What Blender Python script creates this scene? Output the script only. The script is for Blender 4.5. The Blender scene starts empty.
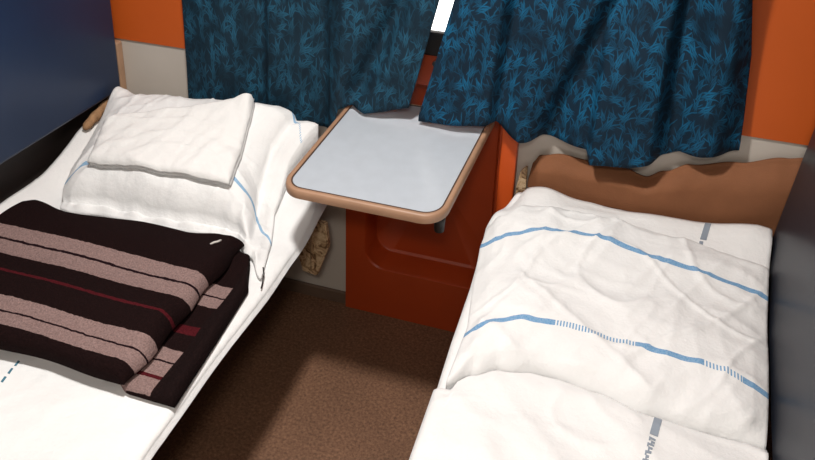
import bpy, bmesh, math, random
from mathutils import Vector, Matrix, noise
from mathutils.bvhtree import BVHTree

random.seed(7)
scene = bpy.context.scene
COL = scene.collection

# ------------------------------------------------------------------ helpers
def lerp(a, b, t): return a + (b - a) * t
def sstep(a, b, x):
    t = max(0.0, min(1.0, (x - a) / (b - a)))
    return t * t * (3 - 2 * t)
def interp(pts, x):
    if x <= pts[0][0]: return pts[0][1]
    for (x0, y0), (x1, y1) in zip(pts, pts[1:]):
        if x <= x1:
            t = (x - x0) / (x1 - x0)
            return lerp(y0, y1, t)
    return pts[-1][1]
def sinterp(pts, x):
    if x <= pts[0][0]: return pts[0][1]
    for (x0, y0), (x1, y1) in zip(pts, pts[1:]):
        if x <= x1:
            return lerp(y0, y1, sstep(x0, x1, x))
    return pts[-1][1]
def gauss(x, c, w): return math.exp(-((x - c) / w) ** 2)
def nz(x, y, z=0.0): return noise.noise(Vector((x, y, z)))
def ridge(x, y, s): return (1 - min(1.0, abs(nz(x, y, s)) * 2.2)) ** 2
def wrinkle(x, y, seed, ang=0.0, f=7.0, st=2.6):
    """soft cloth creases, longer along direction ang"""
    c, s = math.cos(ang), math.sin(ang)
    a, b = (x * c + y * s), (-x * s + y * c)
    wx = nz(x * 4, y * 4, seed + 9) * 0.12
    r = ridge(a * f / st + wx * 3, b * f + wx * 6, seed)
    r2 = ridge(a * f * 1.9 / st + 4, b * f * 1.9 + wx * 8, seed + 3)
    r3 = ridge(a * f * .8 / st + 9 + wx * 5, b * f * 1.1 - wx * 7, seed + 5) ** 3
    return 0.5 * r + 0.3 * r2 + .5 * r3 + 0.3 * nz(x * 6, y * 6, seed + 1)

def tag(o, label=None, cat=None, group=None, kind=None):
    if label: o['label'] = label
    if cat: o['category'] = cat
    if group: o['group'] = group
    if kind: o['kind'] = kind
    return o
def empty(name, loc, label, cat, group=None):
    o = bpy.data.objects.new(name, None)
    COL.objects.link(o)
    o.location = loc
    o.empty_display_size = 0.05
    return tag(o, label, cat, group)
def link(name, bm, mats, parent=None, smooth=True):
    bmesh.ops.recalc_face_normals(bm, faces=bm.faces[:])
    me = bpy.data.meshes.new(name)
    bm.to_mesh(me); bm.free()
    if not isinstance(mats, (list, tuple)): mats = [mats]
    for m in mats: me.materials.append(m)
    if smooth:
        for p in me.polygons: p.use_smooth = True
    o = bpy.data.objects.new(name, me)
    COL.objects.link(o)
    if parent:
        o.parent = parent
        o.matrix_parent_inverse = Matrix.Translation(-Vector(parent.location))
    return o
def box_bm(x0, x1, y0, y1, z0, z1, bm=None, bev=0.0, seg=2, mi=0):
    bm = bm or bmesh.new()
    t = bmesh.new()
    bmesh.ops.create_cube(t, size=1)
    for v in t.verts:
        v.co = Vector((lerp(x0, x1, v.co.x + .5), lerp(y0, y1, v.co.y + .5), lerp(z0, z1, v.co.z + .5)))
    if bev > 0:
        bmesh.ops.bevel(t, geom=t.edges[:], offset=bev, segments=seg, profile=.5, affect='EDGES')
    merge(bm, t, mi)
    return bm
def merge(bm, t, mi=0):
    vm = [bm.verts.new(v.co) for v in t.verts]
    t.verts.index_update()
    for f in t.faces:
        nf = bm.faces.new([vm[v.index] for v in f.verts]); nf.material_index = mi
    t.free()
def box(name, x0, x1, y0, y1, z0, z1, m, parent=None, bev=0.0, seg=2):
    return link(name, box_bm(x0, x1, y0, y1, z0, z1, None, bev, seg), m, parent, smooth=False)
def auto_smooth(o, ang=40):
    for p in o.data.polygons: p.use_smooth = True
    o.data.set_sharp_from_angle(angle=math.radians(ang))
    return o
def shell(name, nu, nv, top, bot, mat, parent=None, uvf=None, keep=False):
    """closed cloth/cushion: a top and a bottom grid stitched along the rim"""
    bm = bmesh.new()
    uvl = bm.loops.layers.uv.new('UVMap')
    T = [[bm.verts.new(top(i / nu, j / nv)) for j in range(nv + 1)] for i in range(nu + 1)]
    B = [[bm.verts.new(bot(i / nu, j / nv)) for j in range(nv + 1)] for i in range(nu + 1)]
    uv = {}
    for i in range(nu + 1):
        for j in range(nv + 1):
            w = uvf(i / nu, j / nv) if uvf else (i / nu, j / nv)
            uv[T[i][j]] = w; uv[B[i][j]] = w
    def face(vs):
        f = bm.faces.new(vs)
        for l in f.loops: l[uvl].uv = uv[l.vert]
    for i in range(nu):
        for j in range(nv):
            face([T[i][j], T[i + 1][j], T[i + 1][j + 1], T[i][j + 1]])
            face([B[i][j + 1], B[i + 1][j + 1], B[i + 1][j], B[i][j]])
    for i in range(nu):
        face([T[i][0], B[i][0], B[i + 1][0], T[i + 1][0]])
        face([T[i + 1][nv], B[i + 1][nv], B[i][nv], T[i][nv]])
    for j in range(nv):
        face([T[0][j + 1], B[0][j + 1], B[0][j], T[0][j]])
        face([T[nu][j], B[nu][j], B[nu][j + 1], T[nu][j + 1]])
    bm.normal_update()
    tree = BVHTree.FromBMesh(bm) if keep else None
    o = link(name, bm, mat, parent)
    return (o, tree) if keep else o
def drop(tree, x, y, default):
    h = tree.ray_cast(Vector((x, y, 3)), Vector((0, 0, -1)))
    return h[0].z if h[0] is not None else default
def rrect(x0, x1, y0, y1, radii, n=8):
    """rounded rectangle, counter-clockwise, radii for (x0y0, x1y0, x1y1, x0y1)"""
    pts = []
    cs = [(x0, y0, 180, 1, 1), (x1, y0, 270, -1, 1), (x1, y1, 0, -1, -1), (x0, y1, 90, 1, -1)]
    for (cx, cy, a0, sx, sy), r in zip(cs, radii):
        for k in range(n + 1):
            a = math.radians(a0 + 90 * k / n)
            pts.append((cx + sx * r + r * math.cos(a), cy + sy * r + r * math.sin(a)))
    return pts
def tube_bm(pts, r, bm=None, n=8):
    bm = bm or bmesh.new()
    rings = []
    for k, p in enumerate(pts):
        p = Vector(p)
        d = (Vector(pts[min(k + 1, len(pts) - 1)]) - Vector(pts[max(k - 1, 0)])).normalized()
        a = d.orthogonal().normalized() if abs(d.z) > .9 else d.cross(Vector((0, 0, 1))).normalized()
        b = d.cross(a)
        rr = r[k] if isinstance(r, (list, tuple)) else r
        rings.append([bm.verts.new(p + (a * math.cos(2 * math.pi * i / n) + b * math.sin(2 * math.pi * i / n)) * rr) for i in range(n)])
    for A, B_ in zip(rings, rings[1:]):
        for i in range(n): bm.faces.new([A[i], A[(i + 1) % n], B_[(i + 1) % n], B_[i]])
    bm.faces.new(rings[0][::-1]); bm.faces.new(rings[-1])
    return bm

# ------------------------------------------------------------------ materials
def srgb(r, g, b):
    f = lambda c: (c / 255 / 12.92) if c / 255 <= .04045 else ((c / 255 + .055) / 1.055) ** 2.4
    return (f(r), f(g), f(b), 1)
class NT:
    def __init__(s, name):
        s.m = bpy.data.materials.new(name); s.m.use_nodes = True
        s.t = s.m.node_tree; s.n = s.t.nodes; s.l = s.t.links
        s.p = s.n['Principled BSDF']
    def add(s, t, **kw):
        n = s.n.new(t)
        for k, v in kw.items():
            if hasattr(n, k): setattr(n, k, v)
            else: n.inputs[k.replace('_', ' ')].default_value = v
        return n
    def ln(s, a, b): s.l.new(a, b)
    def math(s, op, a, b=None):
        n = s.n.new('ShaderNodeMath'); n.operation = op
        for i, q in enumerate((a, b)):
            if q is None: continue
            if isinstance(q, (int, float)): n.inputs[i].default_value = q
            else: s.ln(q, n.inputs[i])
        return n.outputs[0]
    def mix(s, fac, a, b):
        n = s.n.new('ShaderNodeMix'); n.data_type = 'RGBA'
        for sock, q in ((n.inputs[0], fac), (n.inputs[6], a), (n.inputs[7], b)):
            if isinstance(q, (int, float, tuple)): sock.default_value = q
            else: s.ln(q, sock)
        return n.outputs[2]
    def ramp(s, fac, stops, mode='LINEAR'):
        n = s.n.new('ShaderNodeValToRGB'); e = n.color_ramp; e.interpolation = mode
        while len(e.elements) < len(stops): e.elements.new(.5)
        for el, (p, c) in zip(e.elements, stops): el.position = p; el.color = c
        s.ln(fac, n.inputs[0]); return n.outputs[0]
    def bump(s, h, strength=.3, dist=.002):
        b = s.n.new('ShaderNodeBump'); b.inputs['Strength'].default_value = strength
        b.inputs['Distance'].default_value = dist
        s.ln(h, b.inputs['Height']); s.ln(b.outputs[0], s.p.inputs['Normal'])
def plain(name, col, rough=.5, var=.12, vs=8.0, bump=0.0, bs=200.0, spec=.5, metal=0.0):
    t = NT(name)
    co = t.add('ShaderNodeTexCoord')
    n = t.add('ShaderNodeTexNoise', Scale=vs, Detail=5.0)
    t.ln(co.outputs['Object'], n.inputs['Vector'])
    d = tuple(c * (1 - var) for c in col[:3]) + (1,); u = tuple(min(1, c * (1 + var)) for c in col[:3]) + (1,)
    t.ln(t.ramp(n.outputs['Fac'], [(.3, d), (.7, u)]), t.p.inputs['Base Color'])
    t.p.inputs['Roughness'].default_value = rough
    t.p.inputs['Specular IOR Level'].default_value = spec
    t.p.inputs['Metallic'].default_value = metal
    if bump:
        n2 = t.add('ShaderNodeTexNoise', Scale=bs, Detail=3.0)
        t.ln(co.outputs['Object'], n2.inputs['Vector'])
        t.bump(n2.outputs['Fac'], bump)
    return t.m
def cloth(name, col, rough=.9, stripes=None, ladder=None, scol=None, f=420.0):
    """woven white cotton; stripes: list of (v0, half width); UV u is metres, v is a 0..1 coordinate"""
    t = NT(name)
    uv = t.add('ShaderNodeUVMap')
    sep = t.add('ShaderNodeSeparateXYZ'); t.ln(uv.outputs[0], sep.inputs[0])
    co = t.add('ShaderNodeTexCoord')
    n = t.add('ShaderNodeTexNoise', Scale=5.0, Detail=4.0); t.ln(co.outputs['Object'], n.inputs['Vector'])
    base = t.ramp(n.outputs['Fac'], [(.3, tuple(c * .94 for c in col[:3]) + (1,)), (.7, col)])
    if stripes:
        tot = None
        for v0, w, lad in stripes:
            d = t.math('ABSOLUTE', t.math('SUBTRACT', sep.outputs['Y'], v0))
            m = t.math('LESS_THAN', d, w)
            if lad:
                wv = t.math('GREATER_THAN', t.math('SINE', t.math('MULTIPLY', sep.outputs['X'], 2 * math.pi / .0066)), .1)
                solid = None
                for a, b in lad:
                    s_ = t.math('MULTIPLY', t.math('GREATER_THAN', sep.outputs['X'], a), t.math('LESS_THAN', sep.outputs['X'], b))
                    solid = s_ if solid is None else t.math('MAXIMUM', solid, s_)
                m = t.math('MULTIPLY', m, t.math('MAXIMUM', solid, wv))
            tot = m if tot is None else t.math('MAXIMUM', tot, m)
        n3 = t.add('ShaderNodeTexNoise', Scale=300.0); t.ln(co.outputs['Object'], n3.inputs['Vector'])
        fac = t.math('MULTIPLY', tot, t.math('ADD', t.math('MULTIPLY', n3.outputs['Fac'], .5), .55))
        base = t.mix(fac, base, scol)
    t.ln(base, t.p.inputs['Base Color'])
    t.p.inputs['Roughness'].default_value = rough
    t.p.inputs['Specular IOR Level'].default_value = .15
    t.p.inputs['Sheen Weight'].default_value = .1
    n2 = t.add('ShaderNodeTexNoise', Scale=26.0, Detail=8.0, Roughness=.6); t.ln(co.outputs['Object'], n2.inputs['Vector'])
    t.bump(n2.outputs['Fac'], .6, .007)
    return t.m

WHITE = (.86, .86, .855, 1)
BLUE = srgb(58, 138, 190)
M_sheet = cloth('white_cotton', WHITE)
M_cover = cloth('white_cotton_cover', WHITE)
M_pillowR = cloth('pillow_cotton_blue_bands', WHITE, stripes=[(.8, .0125, None), (.2, .0145, [(-.02, .205), (.375, .51), (.585, .75)])], scol=BLUE)
M_pillowL = cloth('pillow_cotton_blue_lines', WHITE, stripes=[(.2, .011, None), (.8, .012, [(-.02, .02)])], scol=srgb(110, 165, 205))
M_towel = cloth('white_terry_towel', (.86, .855, .84, 1))
M_hem = plain('faded_hem_thread', srgb(128, 140, 150), .9)
M_stamp = plain('grey_laundry_ink', srgb(142, 152, 164), .9)
M_dash = plain('blue_laundry_thread', srgb(70, 120, 140), .9)

def curtain_mat(name, base, leaf):
    t = NT(name)
    uv = t.add('ShaderNodeUVMap')
    blk = (0, 0, 0, 1); wht = (1, 1, 1, 1)
    wob = t.add('ShaderNodeTexNoise', Scale=30.0, Detail=2.0); t.ln(uv.outputs[0], wob.inputs['Vector'])
    def vm(op, a, b):
        n = t.n.new('ShaderNodeVectorMath'); n.operation = op
        for k, q in enumerate((a, b)):
            if isinstance(q, tuple): n.inputs[k].default_value = q
            elif isinstance(q, (int, float)): n.inputs['Scale'].default_value = q
            else: t.ln(q, n.inputs[k])
        return n.outputs[0]
    base_uv = vm('ADD', uv.outputs[0], vm('SCALE', wob.outputs['Color'], .012))
    def sprigs(scale, offset, lean):
        p = vm('ADD', vm('SCALE', base_uv, scale), offset)
        v = t.add('ShaderNodeTexVoronoi', Scale=1.0, Randomness=.75); v.voronoi_dimensions = '2D'
        t.ln(p, v.inputs['Vector'])
        loc = vm('SUBTRACT', p, v.outputs['Position'])
        sc_ = t.n.new('ShaderNodeSeparateColor'); t.ln(v.outputs['Color'], sc_.inputs[0])
        ang = t.math('ADD', t.math('MULTIPLY', t.math('SUBTRACT', sc_.outputs[0], .5), 2.3), lean)
        ro = t.n.new('ShaderNodeVectorRotate'); ro.rotation_type = 'Z_AXIS'
        t.ln(loc, ro.inputs['Vector']); t.ln(ang, ro.inputs['Angle'])
        xy = t.n.new('ShaderNodeSeparateXYZ'); t.ln(ro.outputs[0], xy.inputs[0])
        x, y = xy.outputs[0], xy.outputs[1]
        h = t.math('ADD', y, .62)
        h2 = t.math('MULTIPLY', h, h)
        wid = t.math('MULTIPLY', t.math('SUBTRACT', .42, t.math('MULTIPLY', y, y)), .14)
        tot = None
        for kx, dx in ((-.42, .02), (.08, .0), (.52, -.03), (-.12, -.16), (.2, .17)):
            dd = t.math('ABSOLUTE', t.math('SUBTRACT', t.math('ADD', x, dx), t.math('MULTIPLY', h2, kx)))
            m = t.math('SUBTRACT', wid, dd)
            tot = m if tot is None else t.math('MAXIMUM', tot, m)
        return t.ramp(t.math('ADD', t.math('MULTIPLY', tot, 9.0), .25), [(.15, blk), (.8, wht)])
    a = sprigs(19.0, (0, 0, 0), .25); b = sprigs(26.0, (3.3, 7.7, 0), -.35)
    c = t.math('MULTIPLY', b, .7)
    big = t.add('ShaderNodeTexNoise', Scale=11.0, Detail=2.0); t.ln(uv.outputs[0], big.inputs['Vector'])
    mask = t.ramp(big.outputs['Fac'], [(.36, (.16, .16, .16, 1)), (.62, wht)])
    f = t.math('MULTIPLY', t.math('MAXIMUM', a, c), mask)
    tone = t.ramp(big.outputs['Fac'], [(.35, tuple(q * .8 for q in base[:3]) + (1,)), (.65, tuple(q * 1.2 for q in base[:3]) + (1,))])
    t.ln(t.mix(f, tone, leaf), t.p.inputs['Base Color'])
    t.p.inputs['Roughness'].default_value = .7
    t.p.inputs['Specular IOR Level'].default_value = .2
    t.p.inputs['Sheen Weight'].default_value = .0
    t.bump(f, .3, .002)
    return t.m
M_curt = curtain_mat('teal_jacquard', srgb(15, 38, 55), srgb(20, 104, 146))
M_curtL = curtain_mat('greyer_teal_jacquard', srgb(20, 42, 56), srgb(38, 96, 124))  # greyer, less saturated leaf cloth for the left curtain

def blanket_mat(name, stops):
    t = NT(name)
    uv = t.add('ShaderNodeUVMap'); sep = t.add('ShaderNodeSeparateXYZ'); t.ln(uv.outputs[0], sep.inputs[0])
    co = t.add('ShaderNodeTexCoord')
    n = t.add('ShaderNodeTexNoise', Scale=60.0, Detail=4.0); t.ln(co.outputs['Object'], n.inputs['Vector'])
    wob = t.math('MULTIPLY', t.math('SUBTRACT', n.outputs['Fac'], .5), .012)
    v = t.math('ADD', sep.outputs['Y'], wob)
    base = t.ramp(v, stops, 'CONSTANT')
    border = t.math('LESS_THAN', sep.outputs['X'], 0.0)
    base = t.mix(border, base, srgb(30, 20, 20))
    n2 = t.add('ShaderNodeTexNoise', Scale=260.0, Detail=3.0, Roughness=.7); t.ln(co.outputs['Object'], n2.inputs['Vector'])
    sp = t.ramp(n2.outputs['Fac'], [(.3, (.62, .62, .62, 1)), (.7, (1.2, 1.2, 1.2, 1))])
    mul = t.n.new('ShaderNodeMix'); mul.data_type = 'RGBA'; mul.blend_type = 'MULTIPLY'; mul.inputs[0].default_value = 1
    t.ln(base, mul.inputs[6]); t.ln(sp, mul.inputs[7])
    t.ln(mul.outputs[2], t.p.inputs['Base Color'])
    t.p.inputs['Roughness'].default_value = 1
    t.p.inputs['Specular IOR Level'].default_value = .05
    t.bump(n2.outputs['Fac'], .8, .004)
    return t.m
DK, MV, RD, LN = srgb(30, 18, 18), srgb(144, 120, 116), srgb(78, 24, 30), srgb(34, 20, 24)
def yv(y): return (y + 1.0) / .56
def stops(lst):
    """list of (y from far to near, colour starting there going nearer) -> ascending ramp"""
    asc = []
    for k, (y, c) in enumerate(lst):
        lo = lst[k + 1][0] if k + 1 < len(lst) else -1.2
        asc.append((max(0.0, yv(lo)), c))
    return sorted(asc, key=lambda q: q[0])
M_blU = blanket_mat('striped_wool_upper', stops([(-.4, DK), (-.655, MV), (-.693, LN), (-.699, MV), (-.742, DK), (-.799, RD), (-.809, DK), (-.870, MV), (-.902, LN), (-.908, MV), (-.938, DK)]))
M_blL = blanket_mat('striped_wool_lower', stops([(-.4, DK), (-.632, MV), (-.668, LN), (-.673, MV), (-.705, DK), (-.772, RD), (-.795, DK), (-.845, MV), (-.878, LN), (-.883, MV), (-.915, RD), (-.925, MV), (-.962, DK)]))
M_thread = plain('dark_wool_thread', srgb(30, 22, 22), .9)
M_lint = plain('white_stitch', srgb(200, 195, 190), .9)

M_brown = plain('brown_wool', srgb(134, 88, 60), .75, .08, 14, .4, 240, .2)
M_navyL = plain('navy_vinyl', srgb(31, 49, 78), .42, .10, 5, .15, 300, .35)
M_navyR = plain('slate_vinyl', srgb(38, 42, 52), .36, .08, 5, .08, 300, .12)
M_vinyl = plain('blue_berth_vinyl', srgb(32, 44, 70), .5)
M_steel = plain('grey_painted_steel', srgb(92, 88, 84), .45)
M_bracket = None
def bracket_mat():
    t = NT('worn_cream_bracket')
    co = t.add('ShaderNodeTexCoord')
    n = t.add('ShaderNodeTexNoise', Scale=34.0, Detail=3.0, Distortion=1.5); t.ln(co.outputs['Object'], n.inputs['Vector'])
    c = t.ramp(n.outputs['Fac'], [(.36, srgb(104, 76, 50)), (.45, srgb(178, 148, 112)), (.58, srgb(214, 190, 154)), (.68, srgb(132, 100, 70))])
    t.ln(c, t.p.inputs['Base Color']); t.p.inputs['Roughness'].default_value = .5
    t.bump(n.outputs['Fac'], .5, .004)
    return t.m
M_bracket = bracket_mat()
M_cream = plain('cream_wall_laminate', srgb(196, 188, 178), .45, .06, 4)
M_orange = plain('orange_wall_laminate', srgb(198, 90, 31), .42, .05, 3, .1, 400)
M_unit = plain('orange_moulded_plastic', srgb(172, 64, 22), .4, .07, 5)
M_unitstrip = plain('orange_moulding_lit', srgb(206, 84, 28), .4, .07, 5)  # brighter copy of the unit orange; light past the table painted in
M_part = plain('partition_laminate_shaded', srgb(70, 62, 60), .6)  # darkened: shadow of the gap below the folded berth put into the colour
M_beige = plain('beige_edge_trim', srgb(176, 140, 112), .5)
M_ceil = plain('pale_ceiling_laminate', srgb(215, 210, 200), .6)
M_top = plain('grey_white_laminate', srgb(180, 187, 195), .28, .03, 30)
M_rim = plain('tan_table_edging', srgb(164, 128, 102), .45, .1, 20)
M_rimline = plain('dark_edging_seam', srgb(70, 48, 36), .6)
M_black = plain('black_metal', srgb(24, 20, 18), .5)
M_frame = plain('dark_window_frame', srgb(40, 32, 28), .5)
def floor_mat():
    t = NT('brown_speckled_floor')
    co = t.add('ShaderNodeTexCoord')
    n = t.add('ShaderNodeTexNoise', Scale=130.0, Detail=4.0, Roughness=.7); t.ln(co.outputs['Object'], n.inputs['Vector'])
    n2 = t.add('ShaderNodeTexNoise', Scale=6.0, Detail=4.0); t.ln(co.outputs['Object'], n2.inputs['Vector'])
    a = t.ramp(n.outputs['Fac'], [(.30, srgb(84, 58, 42)), (.5, srgb(122, 88, 66)), (.68, srgb(150, 112, 86))])
    b = t.ramp(n2.outputs['Fac'], [(.3, (.85, .85, .85, 1)), (.7, (1.05, 1.05, 1.05, 1))])
    mul = t.n.new('ShaderNodeMix'); mul.data_type = 'RGBA'; mul.blend_type = 'MULTIPLY'; mul.inputs[0].default_value = 1
    t.ln(a, mul.inputs[6]); t.ln(b, mul.inputs[7]); t.ln(mul.outputs[2], t.p.inputs['Base Color'])
    t.p.inputs['Roughness'].default_value = .6
    t.bump(n.outputs['Fac'], .3, .001)
    return t.m
M_floor = floor_mat()
def glass_mat():
    t = NT('window_glass')
    tr = t.n.new('ShaderNodeBsdfTransparent'); gl = t.n.new('ShaderNodeBsdfGlossy'); gl.inputs['Roughness'].default_value = .02
    mx = t.n.new('ShaderNodeMixShader'); mx.inputs[0].default_value = .06
    t.ln(tr.outputs[0], mx.inputs[1]); t.ln(gl.outputs[0], mx.inputs[2])
    t.ln(mx.outputs[0], t.n['Material Output'].inputs['Surface'])
    return t.m
M_glass = glass_mat()

# ------------------------------------------------------------------ setting
def struct(o): return tag(o, kind='structure')
XL, XR, YB, ZC = -1.06, 1.22, -2.9, 2.36
WX0, WX1, WZ0, WZ1 = -.52, .62, 1.0, 1.58      # window opening
UX0, UX1, UZ1 = -.205, .308, .93               # orange unit in the wall
struct(box('floor', XL - .05, XR + .05, YB - .05, .12, -.05, 0, M_floor))
struct(box('ceiling', XL - .05, XR + .05, YB - .05, .12, ZC, ZC + .05, M_ceil))
struct(box('wall_left', XL - .05, XL, YB, .12, 0, ZC, M_part))
struct(box('wall_right', XR, XR + .05, YB, .12, 0, ZC, M_part))
struct(box('wall_front', XL, XR, YB - .05, YB, 0, ZC, M_cream))
bm = bmesh.new()
box_bm(XL, UX0, 0, .1, 0, .83, bm)
box_bm(UX1, XR, 0, .1, 0, .83, bm)
struct(link('wall_back', bm, M_cream, smooth=False))
bm = bmesh.new()
box_bm(XL, WX0, -.006, .1, .83, ZC, bm)
box_bm(WX1, XR, -.006, .1, .83, ZC, bm)
box_bm(WX0, UX0, -.006, .1, .83, WZ0 - .075, bm)
box_bm(UX1, WX1, -.006, .1, .83, WZ0 - .075, bm)
box_bm(WX0, WX1, -.006, .1, WZ1, ZC, bm)
struct(link('wall_back_upper', bm, M_orange, smooth=False)).name = 'trim_1'
struct(box('trim_2', -1.008, -.975, -.03, 0, .3, .825, M_beige, bev=.008, seg=3))
bm = bmesh.new()
box_bm(XL, UX0 - .002, -.012, 0, 0, .045, bm, .003, 1)
box_bm(UX1 + .002, XR, -.012, 0, 0, .045, bm, .003, 1)
struct(link('baseboard_back', bm, plain('dark_skirting', srgb(104, 84, 70), .5), smooth=False))
# window frame ring with a glass pane
win = bmesh.new()
box_bm(WX0, WX1, -.016, .004, WZ0 - .075, WZ0, win, .005, 2)
box_bm(WX0, WX1, -.016, .004, WZ1 - .05, WZ1, win, .005, 2)
box_bm(WX0, WX0 + .06, -.015, .004, WZ0, WZ1 - .05, win, .005, 2)
box_bm(WX1 - .06, WX1, -.015, .004, WZ0, WZ1 - .05, win, .005, 2)
w = struct(link('window_1', win, M_frame, smooth=False))
box('pane', WX0 + .06, WX1 - .06, -.004, .002, WZ0, WZ1 - .05, M_glass, w)

# ------------------------------------------------------------------ orange moulded unit set in the wall below the table
unit = empty('wall_unit', (.05, 0, 0), 'orange moulded wall unit with a rounded recess below the folding table', 'wall unit')
def recessed_panel():
    bm = bmesh.new()
    yf, yb = -.02, .07
    rx0, rx1, rz0, rz1 = -.142, .256, .178, .84
    inn = rrect(rx0, rx1, rz0, rz1, (.065,) * 4, 10)
    cx, cz = (rx0 + rx1) / 2, (rz0 + rz1) / 2
    X0, X1, Z0, Z1 = UX0, UX1, 0.0, UZ1
    # outer points: same count, walked round the rectangle with exact corners
    out = []
    for (x, z) in inn:
        dx, dz = x - cx, z - cz
        k = min(((X1 - cx) / dx) if dx > 1e-9 else 1e9, ((X0 - cx) / dx) if dx < -1e-9 else 1e9,
                ((Z1 - cz) / dz) if dz > 1e-9 else 1e9, ((Z0 - cz) / dz) if dz < -1e-9 else 1e9)
        out.append([cx + dx * k, cz + dz * k])
    for (qx, qz) in ((X0, Z0), (X1, Z0), (X1, Z1), (X0, Z1)):
        b = min(out, key=lambda p: (p[0] - qx) ** 2 + (p[1] - qz) ** 2); b[0], b[1] = qx, qz
    n = len(inn)
    def loop(pts, y): return [bm.verts.new((x, y, z)) for x, z in pts]
    def shrink(d): return rrect(rx0 + d, rx1 - d, rz0 + d, rz1 - d, (.065 - d * .5,) * 4, 10)
    L = [loop(out, .1), loop(out, yf), loop(inn, yf), loop(shrink(.004), yf + .005), loop(shrink(.012), yb - .006), loop(shrink(.02), yb)]
    for A, B in zip(L, L[1:]):
        for i in range(n): bm.faces.new([A[i], A[(i + 1) % n], B[(i + 1) % n], B[i]])
    c = bm.verts.new((cx, yb, cz))
    for i in range(n): bm.faces.new([L[-1][i], L[-1][(i + 1) % n], c])
    return bm
auto_smooth(link('recessed_panel', recessed_panel(), M_unit, unit), 35)
box('edge_moulding', .262, .308, -.034, -.0205, 0.0, UZ1, M_unitstrip, unit, .004, 2)
bm = tube_bm([(.06, -.028, .91), (.06, -.0205, .91)], .008, None, 12)
link('screw', bm, M_steel, unit)

# ------------------------------------------------------------------ folding table
tab = empty('folding_table', (0, -.02, .69), 'small grey-white folding snack table with a tan edge, fixed to the wall between the berths', 'table')
TX0, TX1, TY0, TY1, TZ = -.209, .204, -.468, -.022, .72
R_ = (.055, .055, .004, .004)
def slope(y): return .125 * (y - TY0)
def skew(x, y): return x + .075 * (y - TY0)
def ringpts(d): return rrect(TX0 + d, TX1 - d, TY0 + d, TY1 - d * .2, tuple(max(.002, r - d) for r in R_), 10)
def table_top():
    bm = bmesh.new()
    P = ringpts(.0145)
    a = [bm.verts.new((skew(x, y), y, TZ - .004 + slope(y))) for x, y in P]
    b = [bm.verts.new((skew(x, y), y, TZ - .019 + slope(y))) for x, y in P]
    bm.faces.new(a); bm.faces.new(b[::-1])
    for i in range(len(a)): bm.faces.new([a[i], b[i], b[(i + 1) % len(a)], a[(i + 1) % len(a)]])
    return bm
link('tabletop', table_top(), M_top, tab, smooth=False)
def ring(d0, d1, z0, z1, bulge=.0):
    bm = bmesh.new()
    n = len(ringpts(0))
    L = []
    prof = [(d1, z0), (d0, z0), (d0 - bulge, (z0 + z1) / 2), (d0, z1 - .003), (d0 + .003, z1), (d1 - .002, z1), (d1, z1 - .002)]
    for d, z in prof: L.append([bm.verts.new((skew(x, y), y, TZ + z + slope(y))) for x, y in ringpts(d)])
    L.append(L[0])
    for A, B in zip(L, L[1:]):
        for i in range(n): bm.faces.new([A[i], A[(i + 1) % n], B[(i + 1) % n], B[i]])
    return bm
auto_smooth(link('edge_trim', ring(0, .0125, -.023, .0, .0015), M_rim, tab), 50)
auto_smooth(link('trim_seam', ring(.0126, .0144, -.018, -.0015), M_rimline, tab), 50)
# folding stay and stud under the table
bm = tube_bm([(.188, -.42, .655), (.188, -.42, .7065)], [.012, .015], None, 14)
link('stop_stud', bm, M_black, tab)
bm = bmesh.new(); box_bm(-.03, .03, -.036, -.0205, .62, .745, bm, .004, 2)
link('support_bracket', bm, M_black, tab, smooth=False)

# ------------------------------------------------------------------ berths
def H(y): return .5 + .09 * sstep(-.42, -.09, y)
def backrest_plane(z, y=-.4): return .982 + .1 * (z - .62) + .09 * (y + .05)
YE = -1.98
def berth(name, x0, x1, label, side):
    e = empty(name, ((x0 + x1) / 2, -1.0, 0), label, 'berth', 'lower berths of the bay')
    def top(u, v):
        x, y = lerp(x0, x1, u), lerp(YE, -.025, v)
        r = .03 * (1 - (max(0, 1 - min(u, 1 - u) * (x1 - x0) / .03)) ** 2) ** .5 - .03 if min(u, 1 - u) * (x1 - x0) < .03 else 0
        return (x, y, .484 + r)
    def bot(u, v): return (lerp(x0, x1, u), lerp(YE, -.025, v), .405)
    shell('seat_cushion', 48, 40, top, bot, M_vinyl, e)
    def htop(u, v):
        y = lerp(-.43, -.026, v); return (lerp(x0 + .06, x1 - .06, u), y, max(.4855, H(y) - .014))
    def hbot(u, v): return (lerp(x0 + .06, x1 - .06, u), lerp(-.43, -.026, v), .485)
    shell('headrest', 20, 24, htop, hbot, M_brown, e)
    box('frame', x0 + .01, x1 - .01, YE, -.03, .345, .404, M_steel, e, .004, 1)
    for y in (-.9, -1.75):
        box('support_leg', (x0 + .1) if side > 0 else x0 + .04, (x1 - .04) if side > 0 else x1 - .1, y - .02, y + .02, 0, .344, M_steel, e, .004, 1)
    return e
bl = berth('lower_berth', -1.03, -.29, 'left berth, carrying the striped blanket and the towel-topped pillow', -1)
br = berth('lower_berth', .30, .885, 'right berth against the slate backrest, carrying the blue-banded pillow', 1)
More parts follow.
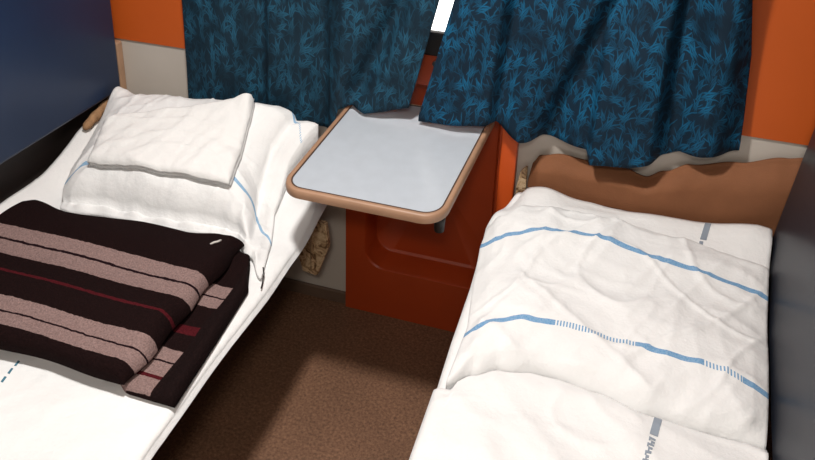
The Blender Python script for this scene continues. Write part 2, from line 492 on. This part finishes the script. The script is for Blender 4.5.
# worn end brackets that hold the berths to the wall
def plate(poly, y0, y1):
    bm = bmesh.new()
    a = [bm.verts.new((x, y0, z)) for x, z in poly]; b = [bm.verts.new((x, y1, z)) for x, z in poly]
    bm.faces.new(a); bm.faces.new(b[::-1])
    for i in range(len(a)): bm.faces.new([a[i], b[i], b[(i + 1) % len(a)], a[(i + 1) % len(a)]])
    bmesh.ops.bevel(bm, geom=[e for e in bm.edges], offset=.004, segments=2, affect='EDGES')
    return bm
o = link('end_bracket', plate([(-.305, .41), (-.215, .41), (-.206, .33), (-.245, .215), (-.292, .222), (-.302, .275)], -.162, -.14), M_bracket, bl, smooth=False)
o['label'] = 'worn cream and brown end bracket'
box('bracket_rib', -.262, -.25, -.17, -.162, .235, .40, M_bracket, bl, .003, 1)
o = link('end_bracket', plate([(.314, .40), (.314, .57), (.322, .62), (.340, .64), (.341, .58), (.338, .40)], -.024, -.006), M_bracket, br, smooth=False)
o['label'] = 'worn cream and brown end bracket'

# ------------------------------------------------------------------ folded middle berth (left) and seat backrest (right)
fb = empty('folded_berth', (-1.0, -1.0, .674), 'navy middle berth folded down against the left partition', 'berth')
def rr_slab(x0, x1, y0, y1, z0, z1, bev):
    return box_bm(x0, x1, y0, y1, z0, z1, None, bev, 4)
auto_smooth(link('cushion', rr_slab(-1.01, -.957, -2.0, -.05, .674, 1.32, .014), M_navyL, fb), 50)
box('backing_board', -1.055, -1.0105, -1.99, -.055, .69, 1.31, M_steel, fb, .003, 1)
bk = empty('seat_backrest', (1.0, -1.0, .5), 'slate vinyl seat backrest leaning at the right side of the right berth', 'backrest')
def slabR():
    bm = bmesh.new()
    box_bm(0, .07, -2.0, -.070, .515, 1.34, bm, .016, 4)
    for v in bm.verts: v.co.x += backrest_plane(v.co.z, v.co.y)
    return bm
auto_smooth(link('cushion', slabR(), M_navyR, bk), 50)
def boardR():
    bm = bmesh.new(); box_bm(.071, .09, -1.99, -.08, .53, 1.33, bm, .003, 1)
    for v in bm.verts: v.co.x += backrest_plane(v.co.z, v.co.y)
    return bm
link('backing_board', boardR(), M_steel, bk, smooth=False)

# ------------------------------------------------------------------ bed sheets
def zL(x, y):
    z = H(y) + .003
    z += .038 * sstep(-.90, -1.0, x)
    z += .004 * wrinkle(x, y, 11, .9, 6) * sstep(-1.0, -.8, x) if y < -.9 else .0035 * wrinkle(x, y, 12, .2, 5)
    return z
def edgeL(y): return -.190 + .005 * nz(y * 5, 2.0) + .004 * math.sin(y * 9)
def sheetL_top(u, v):
    y = lerp(-1.96, -.05, v)
    xe = edgeL(y)
    if u < .82:
        x = lerp(-1.0, xe - .025, u / .82)
        return Vector((x, y, zL(x, y)))
    t = (u - .82) / .18
    base = zL(xe - .025, y)
    if t < .5:
        a = t / .5 * math.pi / 2
        return Vector((xe - .025 + .020 * math.sin(a), y, base - .012 * (1 - math.cos(a))))
    k = (t - .5) / .5
    hem = .5 + (base - .5) * .4 - .020 + .004 * nz(y * 6, 8.0)
    return Vector((xe - .005 + .008 * k, y, lerp(base - .012, hem, k)))
def off(fn, d):
    def g(u, v):
        e = 1e-3
        p = fn(u, v)
        a = fn(min(1, u + e), v) - fn(max(0, u - e), v); b = fn(u, min(1, v + e)) - fn(u, max(0, v - e))
        n = a.cross(b)
        n = n.normalized() if n.length > 1e-12 else Vector((0, 0, 1))
        return p - n * d
    return g
sl, treeSL = shell('bed_sheet', 110, 190, sheetL_top, off(sheetL_top, .0022), M_sheet, keep=True)
tag(sl, 'white bed sheet spread over the left berth under the striped blanket', 'bed sheet')
# row of blue laundry dashes woven in the left sheet
bm = bmesh.new()
for k in range(5):
    y0 = -.955 - k * .022
    x0 = -.574 + k * .0035
    P = []
    for (dx, dy) in ((-.0025, 0), (.0025, 0), (.0055, -.014), (.0005, -.014)):
        P.append((x0 + dx, y0 + dy))
    a = [bm.verts.new((x, y, drop(treeSL, x, y, .5) + .0012)) for x, y in P]
    b = [bm.verts.new((v.co.x, v.co.y, v.co.z - .0008)) for v in a]
    bm.faces.new(a); bm.faces.new(b[::-1])
    for i in range(4): bm.faces.new([a[i], b[i], b[(i + 1) % 4], a[(i + 1) % 4]])
link('woven_dashes', bm, M_dash, sl, smooth=False)

def edgeR(y): return interp([(-1.98, .285), (-.9, .277), (-.6, .27), (-.22, .268), (-.14, .288), (-.08, .318)], y)
def zR(x, y):
    z = H(y) + .004 + .003 * wrinkle(x, y, 21, .3, 5)
    z += .024 * gauss(x, .40, .06) * sstep(-.22, -.08, y) - .012 * gauss(x, .60, .06) * sstep(-.2, -.08, y) + .02 * gauss(x, .93, .08) * sstep(-.2, -.08, y)
    z -= .05 * sstep(.36, .30, x) * sstep(-.2, -.08, y)
    z += .010 * ridge(x * 1.6, y * 11, 4.0) * sstep(-.3, -.15, y)
    return z
def sheetR_top(u, v):
    y = lerp(-1.96, -.078, v)
    xe = edgeR(y); xr = backrest_plane(H(y) + .02, y) - .006
    if u > .2:
        x = lerp(xe + .02, xr, (u - .2) / .8)
        return Vector((x, y, zR(x, y)))
    t = 1 - u / .2
    base = zR(xe + .02, y)
    if t < .5:
        a = t / .5 * math.pi / 2
        return Vector((xe + .02 - .02 * math.sin(a), y, base - .018 * (1 - math.cos(a))))
    k = (t - .5) / .5
    return Vector((xe - .004 * k, y, lerp(base - .018, base - .07 + .006 * nz(y * 6, 3.0), k)))
sr, treeSR = shell('bed_sheet', 90, 180, sheetR_top, off(sheetR_top, .0022), M_sheet, keep=True)
tag(sr, 'white bed sheet on the right berth, showing between the brown blanket and the banded pillow', 'bed sheet')

def stamp(parent, tree, path, name, zoff=.0012):
    """grey printed bar followed by small illegible ink marks; path: list of (x, y, half width)"""
    bm = bmesh.new()
    for quad in path:
        a = [bm.verts.new((x, y, drop(tree, x, y, .5) + zoff)) for x, y in quad]
        b = [bm.verts.new((v.co.x, v.co.y, v.co.z - .0007)) for v in a]
        bm.faces.new(a); bm.faces.new(b[::-1])
        n = len(a)
        for i in range(n): bm.faces.new([a[i], b[i], b[(i + 1) % n], a[(i + 1) % n]])
    return link(name, bm, M_stamp, parent, smooth=False)
def segquads(p0, p1, w, n=6):
    out = []
    for k in range(n):
        a = Vector(p0).lerp(Vector(p1), k / n); b = Vector(p0).lerp(Vector(p1), (k + 1) / n)
        out.append([(a.x - w, a.y), (a.x + w, a.y), (b.x + w, b.y), (b.x - w, b.y)])
    return out
q = segquads((.8215, -.084), (.808, -.146), .0075)
q += segquads((.804, -.152), (.799, -.185), .0045)
stamp(sr, treeSR, q, 'laundry_mark')

# ------------------------------------------------------------------ right pillow
def prof(w, p=4.0, a=.6): return max(0.0, 1 - abs(2 * w - 1) ** p) ** a
PRN = [(0, -.742), (.08, -.70), (.16, -.672), (.3, -.652), (.47, -.668), (.64, -.692), (.85, -.697), (1, -.700)]
PRF = [(0, -.245), (.04, -.215), (.12, -.175), (.4, -.165), (.7, -.185), (1, -.21)]
def PR_xy(u, v):
    yn, yf = sinterp(PRN, u), sinterp(PRF, u)
    y = lerp(yn, yf, v)
    xl = interp([(0, .294), (.12, .299), (.3, .303), (.6, .283), (.85, .273), (1, .278)], v)
    xr = interp([(0, .905), (.4, .927), (1, .954)], v)
    return lerp(xl, xr, u), y
def PR_T(u, v):
    # flat pillowcase border on the left, fullest towards the middle
    uu = .06 + .94 * u
    t = .060 * prof(uu * .94, 3.4, .6) * prof(v, 3.0, .5)
    t *= 1 - .25 * gauss(u, 0.0, .10)
    return t
def PR_top(u, v):
    x, y = PR_xy(u, v)
    edge = min(1, min(u, 1 - u, v, 1 - v) / .05)
    T = PR_T(u, v)
    w = wrinkle(x, y, 31, -.35, 6.0, 3.0) * .014 + wrinkle(x, y, 37, 1.0, 8.0, 3.0) * .012
    # diagonal drags from the near left corner
    w += .010 * ridge((x + y) * 3, (x - y) * 1.2, 5.0) * gauss(u, .15, .22)
    return Vector((x, y, max(H(y) + .017, PR_low(x, y) + .006) + T + w * (.25 + .75 * edge)))
def PR_low(x, y): return max(drop(treeSR, x + a, y + b, H(y) + .004) for a in (-.004, 0, .004) for b in (-.004, 0, .004)) + .003
def PR_bot(u, v):
    x, y = PR_xy(u, v)
    return Vector((x, y, PR_low(x, y)))
def PR_uv(u, v):
    x, y = PR_xy(u, v)
    y1 = sinterp([(.28, -.318), (.31, -.312), (.36, -.296), (.403, -.284), (.548, -.270), (.723, -.295), (.952, -.309)], x)
    y2 = sinterp([(.29, -.625), (.324, -.606), (.361, -.584), (.43, -.562), (.50, -.556), (.645, -.567), (.779, -.576), (.912, -.594)], x)
    return (x - .28, .2 + .6 * (y - y2) / (y1 - y2) + .004 * nz(u * 7, v * 3, 2))
pr = shell('pillow', 120, 100, PR_top, PR_bot, M_pillowR, uvf=PR_uv)
tag(pr, 'flat white pillow with two blue bands on the right berth', 'pillow', 'pillows')

# folded sheet at the foot of the right pillow
def cov_far(x):
    u = (x - .294) / (.912 - .294)
    return min(sinterp(PRN, max(0, min(1, u))) - .004, -.660) if x > .31 else -.755
def CV_top(u, v):
    x0 = .274
    y0 = lerp(-1.93, -.70, v ** .8)
    x = lerp(x0, backrest_plane(.525, y0) - .010, u)
    yf = cov_far(x)
    y = lerp(-1.93, yf, v ** .8)
    dl = x - x0; df = yf - y
    r = .014
    rim = 1 - .5 * (max(0, 1 - dl / r) ** 2 + max(0, 1 - df / r) ** 2)
    rim = max(0, rim)
    w = .011 * wrinkle(x, y, 41, -.5, 6.0, 3.5) + .014 * gauss(dl + .35 * (y + .78), .09, .03) * sstep(-.76, -.9, y) * .8
    w += .010 * ridge(x * 2 + y * 1.2, y * 6 + x * 4, 8.0) * sstep(0, .1, dl)
    return Vector((x, y, .512 + .016 * rim + w * min(1, dl / .03) * min(1, .3 + df / .05)))
def CV_bot(u, v):
    p = CV_top(u, v); return Vector((p.x, p.y, .5095))
cv, treeCV = shell('folded_sheet', 90, 150, CV_top, CV_bot, M_cover, keep=True)
tag(cv, 'folded white sheet at the near end of the right berth', 'sheet')
q = segquads((.7095, -.70), (.699, -.757), .0075)
for (x, y, w) in ((.697, -.764, .006), (.698, -.772, .0035), (.694, -.779, .006), (.6935, -.788, .004), (.690, -.797, .0055), (.6885, -.806, .003), (.686, -.814, .0055), (.684, -.826, .004)):
    q += [[(x - w, y), (x + w, y - .001), (x + w - .001, y - .006), (x - w, y - .005)]]
    q += [[(x - w, y), (x - w + .003, y), (x - w + .002, y - .009), (x - w - .001, y - .009)]]
stamp(cv, treeCV, q, 'laundry_mark')

# brown blanket pushed against the wall at the head of the right berth
BT = [(.345, .60), (.352, .650), (.372, .680), (.43, .694), (.50, .688), (.56, .688), (.60, .684), (.655, .670), (.70, .696), (.76, .728), (.87, .756), (.98, .790), (1.03, .80)]
def BB_x(u, v):
    return lerp(.345, 1.03, u)
def BB(front):
    def f(u, v):
        x = BB_x(u, v)
        zt = sinterp(BT, lerp(.345, 1.03, u)); zb = .5785
        a = v * math.pi / 2
        z = lerp(zb, zt, v)
        bulge = .042 + .006 * nz(x * 7, z * 9, 3.0)
        dep = bulge * (1 - (max(0, v - .6) / .4) ** 2.2)
        dep *= min(1, .25 + u / .04 * .75)
        y = -.014 - (max(.006, dep) if front else 0)
        return Vector((x, y, z))
    return f
bb = shell('brown_blanket', 90, 30, BB(True), BB(False), M_brown)
tag(bb, 'plain brown blanket pushed up against the wall at the head of the right berth', 'blanket')
# end of a brown cloth roll below the folded berth on the left
pts, rad = [], []
for k in range(15):
    t = k / 14
    yy = lerp(-.225, -.062, t); rad.append(.0150 * (1 - (2 * abs(t - .5)) ** 6 * .6) * (1 + .12 * math.sin(t * 23)))
    pts.append((-.972, yy, zL(-.988, yy) + .0175))
rb = link('brown_cloth_roll', tube_bm(pts, rad, None, 16), plain('tan_wool', srgb(160, 124, 92), .85, .3, 60, .6, 200, .1))
tag(rb, 'small brown cloth roll tucked beside the pillow below the folded navy berth', 'cloth')

# ------------------------------------------------------------------ left pillow
PLN = [(0, -.475), (.06, -.482), (.2, -.465), (.5, -.462), (.72, -.445), (.80, -.455), (.9, -.50), (1, -.562)]
def PL_xy(u, v):
    xl = interp([(0, -.868), (.12, -.892), (.28, -.912), (1, -.943)], v)
    xr = interp([(0, -.214), (.3, -.255), (.5, -.292), (.75, -.30), (1, -.262)], v)
    return lerp(xl, xr, u), lerp(sinterp(PLN, u), -.094, v)
def PL_top(u, v):
    x, y = PL_xy(u, v)
    uu = min(1.0, u / .90)
    wv = max(0, v - .07) / .93 * .92
    T = .118 * prof(lerp(.03, 1.0, uu), 3.4, .58) * prof(wv, 4.4, .52)
    T += .050 * gauss(u, .0, .08) * gauss(v, 1.0, .18)            # ear of the pillowcase standing at the wall
    T += .088 * gauss(u, 1.0, .32) * sstep(.45, 1.0, v)
    edge = min(1, min(u, 1 - u, v, 1.2 - v) / .05)
    w = .010 * wrinkle(x, y, 51, .2, 7.0, 3.0) + .009 * wrinkle(x, y, 57, 1.3, 9, 3.0)
    w += .016 * ridge(x * 4.5 + y * 2.5, y * 1.6 - x, 6.0) * gauss(u, .88, .12)
    w += .007 * (1 + math.sin(x * 75 + 4 * nz(x * 9, 0, 3))) * gauss(v, .03, .035) * (u < .7)
    return Vector((x, y, zL(x, y) + .012 + T + w * (.2 + .8 * edge)))
def PL_bot(u, v):
    x, y = PL_xy(u, v); return Vector((x, y, zL(x, y) + .0075))
def PL_uv(u, v):
    x, y = PL_xy(u, v)
    y1 = sinterp([(-.93, -.43), (-.889, -.413), (-.847, -.380), (-.6, -.350), (-.421, -.338), (-.35, -.358), (-.278, -.408), (-.23, -.45)], x)
    y2 = sinterp([(-.45, -.045), (-.40, -.055), (-.361, -.080), (-.32, -.11), (-.28, -.165), (-.25, -.26)], x)
    return (.9 - u, .2 + .6 * (y - y1) / (y2 - y1) + .003 * nz(u * 9, v * 4, 2))
pl, treePL = shell('pillow', 120, 100, PL_top, PL_bot, M_pillowL, uvf=PL_uv, keep=True)
tag(pl, 'plump white pillow with thin blue lines on the left berth, under the folded towel', 'pillow', 'pillows')

# ------------------------------------------------------------------ folded towel on the left pillow
def TW_xy(u, v):
    a = Vector((-.815, -.408)).lerp(Vector((-.386, -.385)), u)
    b = Vector((-.852, -.275)).lerp(Vector((-.435, -.135)), u)
    p = a.lerp(b, v)
    return p.x + .006 * nz(p.y * 14, 1.0) * u, p.y + .005 * nz(p.x * 12, 4.0)
_tw = {}
def tw_base(u, v):
    k = (round(u, 4), round(v, 4))
    if k not in _tw:
        x, y = TW_xy(u, v)
        z = [drop(treePL, x + dx, y + dy, .6) for dx in (-.03, 0, .03) for dy in (-.02, 0, .02)]
        _tw[k] = max(max(drop(treePL, x + a, y + b, .6) for a in (-.006, 0, .006) for b in (-.006, 0, .006)) + .002, sum(z) / 9)
    return _tw[k]
def layer(h0, h1, inset, seed):
    def top(u, v):
        uu = lerp(inset[0], 1 - inset[1], u); vv = lerp(inset[2], 1 - inset[3], v)
        x, y = TW_xy(uu, vv)
        ed = min(u * .42, (1 - u) * .42, v * .32, (1 - v) * .32)
        rim = 1 - (max(0, 1 - ed / .012)) ** 2
        w = .003 * wrinkle(x, y, seed, .6, 5, 2) + .020 * gauss(u, .95, .07) * gauss(v, .97, .14)
        return Vector((x, y, tw_base(uu, vv) + h0 + (h1 - h0) * (.45 + .55 * rim) + w * rim))
    def bot(u, v):
        uu = lerp(inset[0], 1 - inset[1], u); vv = lerp(inset[2], 1 - inset[3], v)
        x, y = TW_xy(uu, vv)
        return Vector((x, y, tw_base(uu, vv) + h0))
    return top, bot
tw = empty('folded_towel', (-.65, -.25, .66), 'thick folded white towel lying on the left pillow', 'towel')
t_, b_ = layer(.002, .0165, (.004, .012, .03, 0), 61)
shell('lower_fold', 70, 50, t_, b_, M_towel, tw)
t_, b_ = layer(.0172, .029, (.0, .015, .0, 0), 67)
shell('upper_fold', 70, 50, t_, b_, M_towel, tw)

# ------------------------------------------------------------------ striped blanket
blk = empty('striped_blanket', (-.58, -.74, .51), 'folded dark blanket with mauve and red stripes on the left berth', 'blanket')
def pl_near(x): return sinterp(PLN, max(0, min(1, (x + .868) / .654)))
def bl_far(x): return min(pl_near(x) - .014, bl_far0(x))
def bl_far0(x): return sinterp([(-.925, -.545), (-.89, -.515), (-.77, -.542), (-.56, -.505), (-.44, -.508), (-.36, -.485), (-.30, -.478), (-.22, -.535), (-.19, -.55)], x)
ZB = .5115
def low_top(u, v):
    x = lerp(-.88, interp([(-.97, -.196), (-.75, -.208), (-.55, -.222), (-.47, -.30)], lerp(-.966, -.5, v)), u)
    y = lerp(lerp(-.940, -.963, sstep(-.35, -.30, x)), bl_far(x) + .006, v)
    ed = min((1 - u) * .66, v * .45, (1 - v) * .45)
    rim = 1 - max(0, 1 - ed / .012) ** 2
    z = ZB + .006 + .010 * rim + .004 * nz(x * 18, y * 18, 7) * rim
    z += .016 * gauss(x, -.27, .05) * gauss(y, -.53, .05)
    z += .011 * gauss(x, interp([(-.97, -.212), (-.75, -.224), (-.55, -.238)], y), .016) * rim                         # thicker bound edge
    z += max(0, H(y) - .5) * 1.0
    return Vector((x, y, z))
def low_bot(u, v):
    p = low_top(u, v); return Vector((p.x, p.y, ZB + max(0, H(p.y) - .5)))
def low_uv(u, v):
    p = low_top(u, v)
    return (-.252 - p.x + .006 * nz(p.y * 10, 0), yv(p.y))
shell('lower_layer', 80, 60, low_top, low_bot, M_blL, blk, uvf=low_uv)
def bfold(y): return -.303 + .010 * math.sin(y * 40) * .5 + .012 * nz(y * 9, 5.0)
UPZ, UPT = ZB + .0225, .044
def up_pt(u, v, lower):
    """upper layers: flat top that rolls over at the right-hand fold"""
    s = u
    y_ = lerp(-.962, 0, v)
    if s < .84:
        k = s / .84
        x = lerp(-.925, -.333, k)
    else: x = None
    yy = lambda xx: lerp(-.962 + .004 * math.sin(xx * 22), bl_far(xx) - .004, v)
    y = yy(x if x is not None else -.333)
    xf = bfold(y)
    if x is not None:
        x = lerp(-.925, xf - .03, s / .84); y = yy(x)
    ed = min(v * .45, (1 - v) * .45)
    if x is not None: ed = min(ed, (x + .925))
    rim = 1 - max(0, 1 - ed / .016) ** 2
    wave = .008 * math.sin(y * 30 + 1.0) + .004 * nz(x * 5 if x is not None else -1.5, y * 14, 3.0)
    h = UPT * (.55 + .45 * rim) + wave * rim
    hy = max(0, H(y) - .5)
    if x is not None:
        z = UPZ + (0 if lower else h) + hy
        return Vector((x, y, z))
    t = (s - .84) / .16
    a = t * math.pi / 2
    if lower: return Vector((xf - .03 + .024 * t, y, UPZ + hy))
    return Vector((xf - .03 + .036 * math.sin(a), y, UPZ + hy + h * (.12 + .88 * math.cos(a))))
def up_uv(u, v):
    p = up_pt(u, v, False); return (1.0, yv(p.y + .008 * nz(p.x * 4, 2.0)))
shell('upper_layer', 110, 80, lambda u, v: up_pt(u, v, False), lambda u, v: up_pt(u, v, True), M_blU, blk, uvf=up_uv)
link('loose_thread', tube_bm([(-.222, -.535, .527), (-.213, -.548, .520), (-.209, -.562, .516), (-.204, -.575, .514), (-.200, -.590, .512)], .0016, None, 6), M_thread, blk)
link('white_stitch', tube_bm([(-.352, -.556, .577), (-.346, -.548, .579), (-.340, -.543, .579), (-.336, -.532, .577)], .0028, None, 6), M_lint, blk)

# ------------------------------------------------------------------ curtains
def curtain(mat, label, zt, left, right, hem, fold, ybase, lean):
    def pt(u, v):
        z0 = lerp(left[0][1], right[0][1], u)
        z = None
        xl0, xr0 = left[0][0], right[0][0]
        xb = lerp(xl0, xr0, u)
        zb = interp(hem, xb)
        z = lerp(zb, zt, v)
        x = lerp(interp([(q, p) for p, q in left], z), interp([(q, p) for p, q in right], z), u)
        y = ybase + fold(u, z, x)
        return Vector((x, y, z))
    o = shell('curtain', 220, 60, pt, lambda u, v: pt(u, v) + Vector((0, .0025, 0)), mat,
              uvf=lambda u, v: ((pt(u, v)).x * 1.0 + u * .35, pt(u, v).z))
    return tag(o, label, 'curtain', 'window curtains')
def pleat(x, c, w=.010): return sstep(c - w, c + w, x)
def foldL(u, z, x):
    k = z - .75
    d = .070 * sstep(-.27, -.17, x) * -1.0                          # the free end swings forward over the table
    d += .020 * gauss(x, -.470 + .03 * k, .035) * (1 - pleat(x, -.445 + .03 * k))
    d += .022 * gauss(x, -.275, .040) * (1 - pleat(x, -.245))
    d -= .010 * gauss(x, -.40, .07) + .010 * gauss(x, -.60, .07)
    vx = -.165 + .45 * (z - .78)                                   # valley sweeping up to the right
    d += .036 * gauss(x, vx, .034) * sstep(.70, .85, z)
    d -= .010 * gauss(x, vx + .085, .05)
    d += .004 * nz(x * 9, z * 5, 1.0) + .003 * nz(x * 25, z * 6, 2.0)
    return d
curtain(M_curtL, 'darker left window curtain in teal leaf fabric, behind the towel-topped pillow', 1.62,
        [(-.718, .66), (-.718, .85), (-.714, 1.03), (-.70, 1.62)], [(.012, .70), (.014, .81), (.043, .93), (.088, 1.13), (.17, 1.62)],
        [(-.718, .668), (-.457, .668), (-.252, .655), (-.226, .670), (-.200, .758), (-.158, .782), (-.112, .772), (.014, .811)], foldL, -.047, 0)
def foldR(u, z, x):
    k = (z - .90)
    d = -.048 * (1 - sstep(.24, .40, x))                            # the free end swings forward over the table
    d += .036 * gauss(x, .262 + .06 * k, .045) * pleat(x, .245 + .06 * k, .016)
    d += .045 * gauss(x, .430 + .34 * k, .060) * pleat(x, .405 + .34 * k, .022)
    d -= .012 * gauss(x, .15 + .05 * k, .06)
    d -= .014 * gauss(x, .345 + .25 * k, .045)
    d -= .022 * pleat(x, .502, .009) * sstep(.74, .62, x) * sstep(1.2, .85, z)   # front pleat
    d += .045 * gauss(x, .690, .050) * pleat(x, .665, .020)
    d -= .012 * gauss(x, .775, .035)
    d += .034 * sstep(.80, .86, x)
    d += .004 * nz(x * 9, z * 5, 7.0) + .003 * nz(x * 25, z * 6, 5.0)
    return d
curtain(M_curt, 'bluer right window curtain in teal leaf fabric, hanging over the brown blanket', 1.62,
        [(.043, .70), (.043, .79), (.125, 1.13), (.22, 1.62)], [(.866, .70), (.866, .80), (.862, .88), (.847, 1.06), (.820, 1.21), (.78, 1.62)],
        [(.043, .774), (.106, .780), (.2, .790), (.250, .797), (.320, .752), (.493, .748), (.506, .716), (.60, .725), (.70, .756), (.725, .775), (.866, .80)], foldR, -.068, 0)

# ------------------------------------------------------------------ light
def area(name, loc, rot, size, power, col=(1, 1, 1), shape='DISK', sy=None):
    l = bpy.data.lights.new(name, 'AREA'); l.shape = shape; l.size = size; l.energy = power; l.color = col
    if sy: l.size_y = sy
    o = bpy.data.objects.new(name, l); COL.objects.link(o); o.location = loc; o.rotation_euler = rot
    return o
area('ceiling_lamp', (-.05, -.95, 2.33), (0, 0, 0), .17, 34, (1.0, .965, .925))
area('corridor_fill', (.6, -2.45, 2.33), (0, 0, 0), .3, 22, (1.0, .93, .85))  # added fill light behind the camera, not a known lamp
wd = bpy.data.worlds.new('World'); scene.world = wd; wd.use_nodes = True
bg = wd.node_tree.nodes['Background']; bg.inputs[0].default_value = (1, .98, .95, 1); bg.inputs[1].default_value = 3.0

# ------------------------------------------------------------------ camera
yaw, pit, rol, f, py = 0.28450768, 0.37654144, 0.03388954, 769.65940, 45.744691
fw = Vector((-math.sin(yaw) * math.cos(pit), math.cos(yaw) * math.cos(pit), -math.sin(pit)))
rt = fw.cross(Vector((0, 0, 1))).normalized(); up = rt.cross(fw)
r2 = rt * math.cos(rol) + up * math.sin(rol); u2 = -rt * math.sin(rol) + up * math.cos(rol)
cam = bpy.data.cameras.new('camera'); co = bpy.data.objects.new('camera', cam); COL.objects.link(co)
Mx = Matrix((r2, u2, -fw)).transposed().to_4x4(); Mx.translation = Vector((.5354972, -1.9297147, 1.7373416))
co.matrix_world = Mx
cam.sensor_width = 36; cam.sensor_fit = 'HORIZONTAL'; cam.lens = f * 36 / 815
cam.shift_y = -(230 - py) / 815; cam.clip_start = .02
scene.camera = co
vs = scene.view_settings
vs.view_transform = 'Standard'; vs.look = 'None'; vs.gamma = 1; vs.use_curve_mapping = False
vs.exposure = 0.0
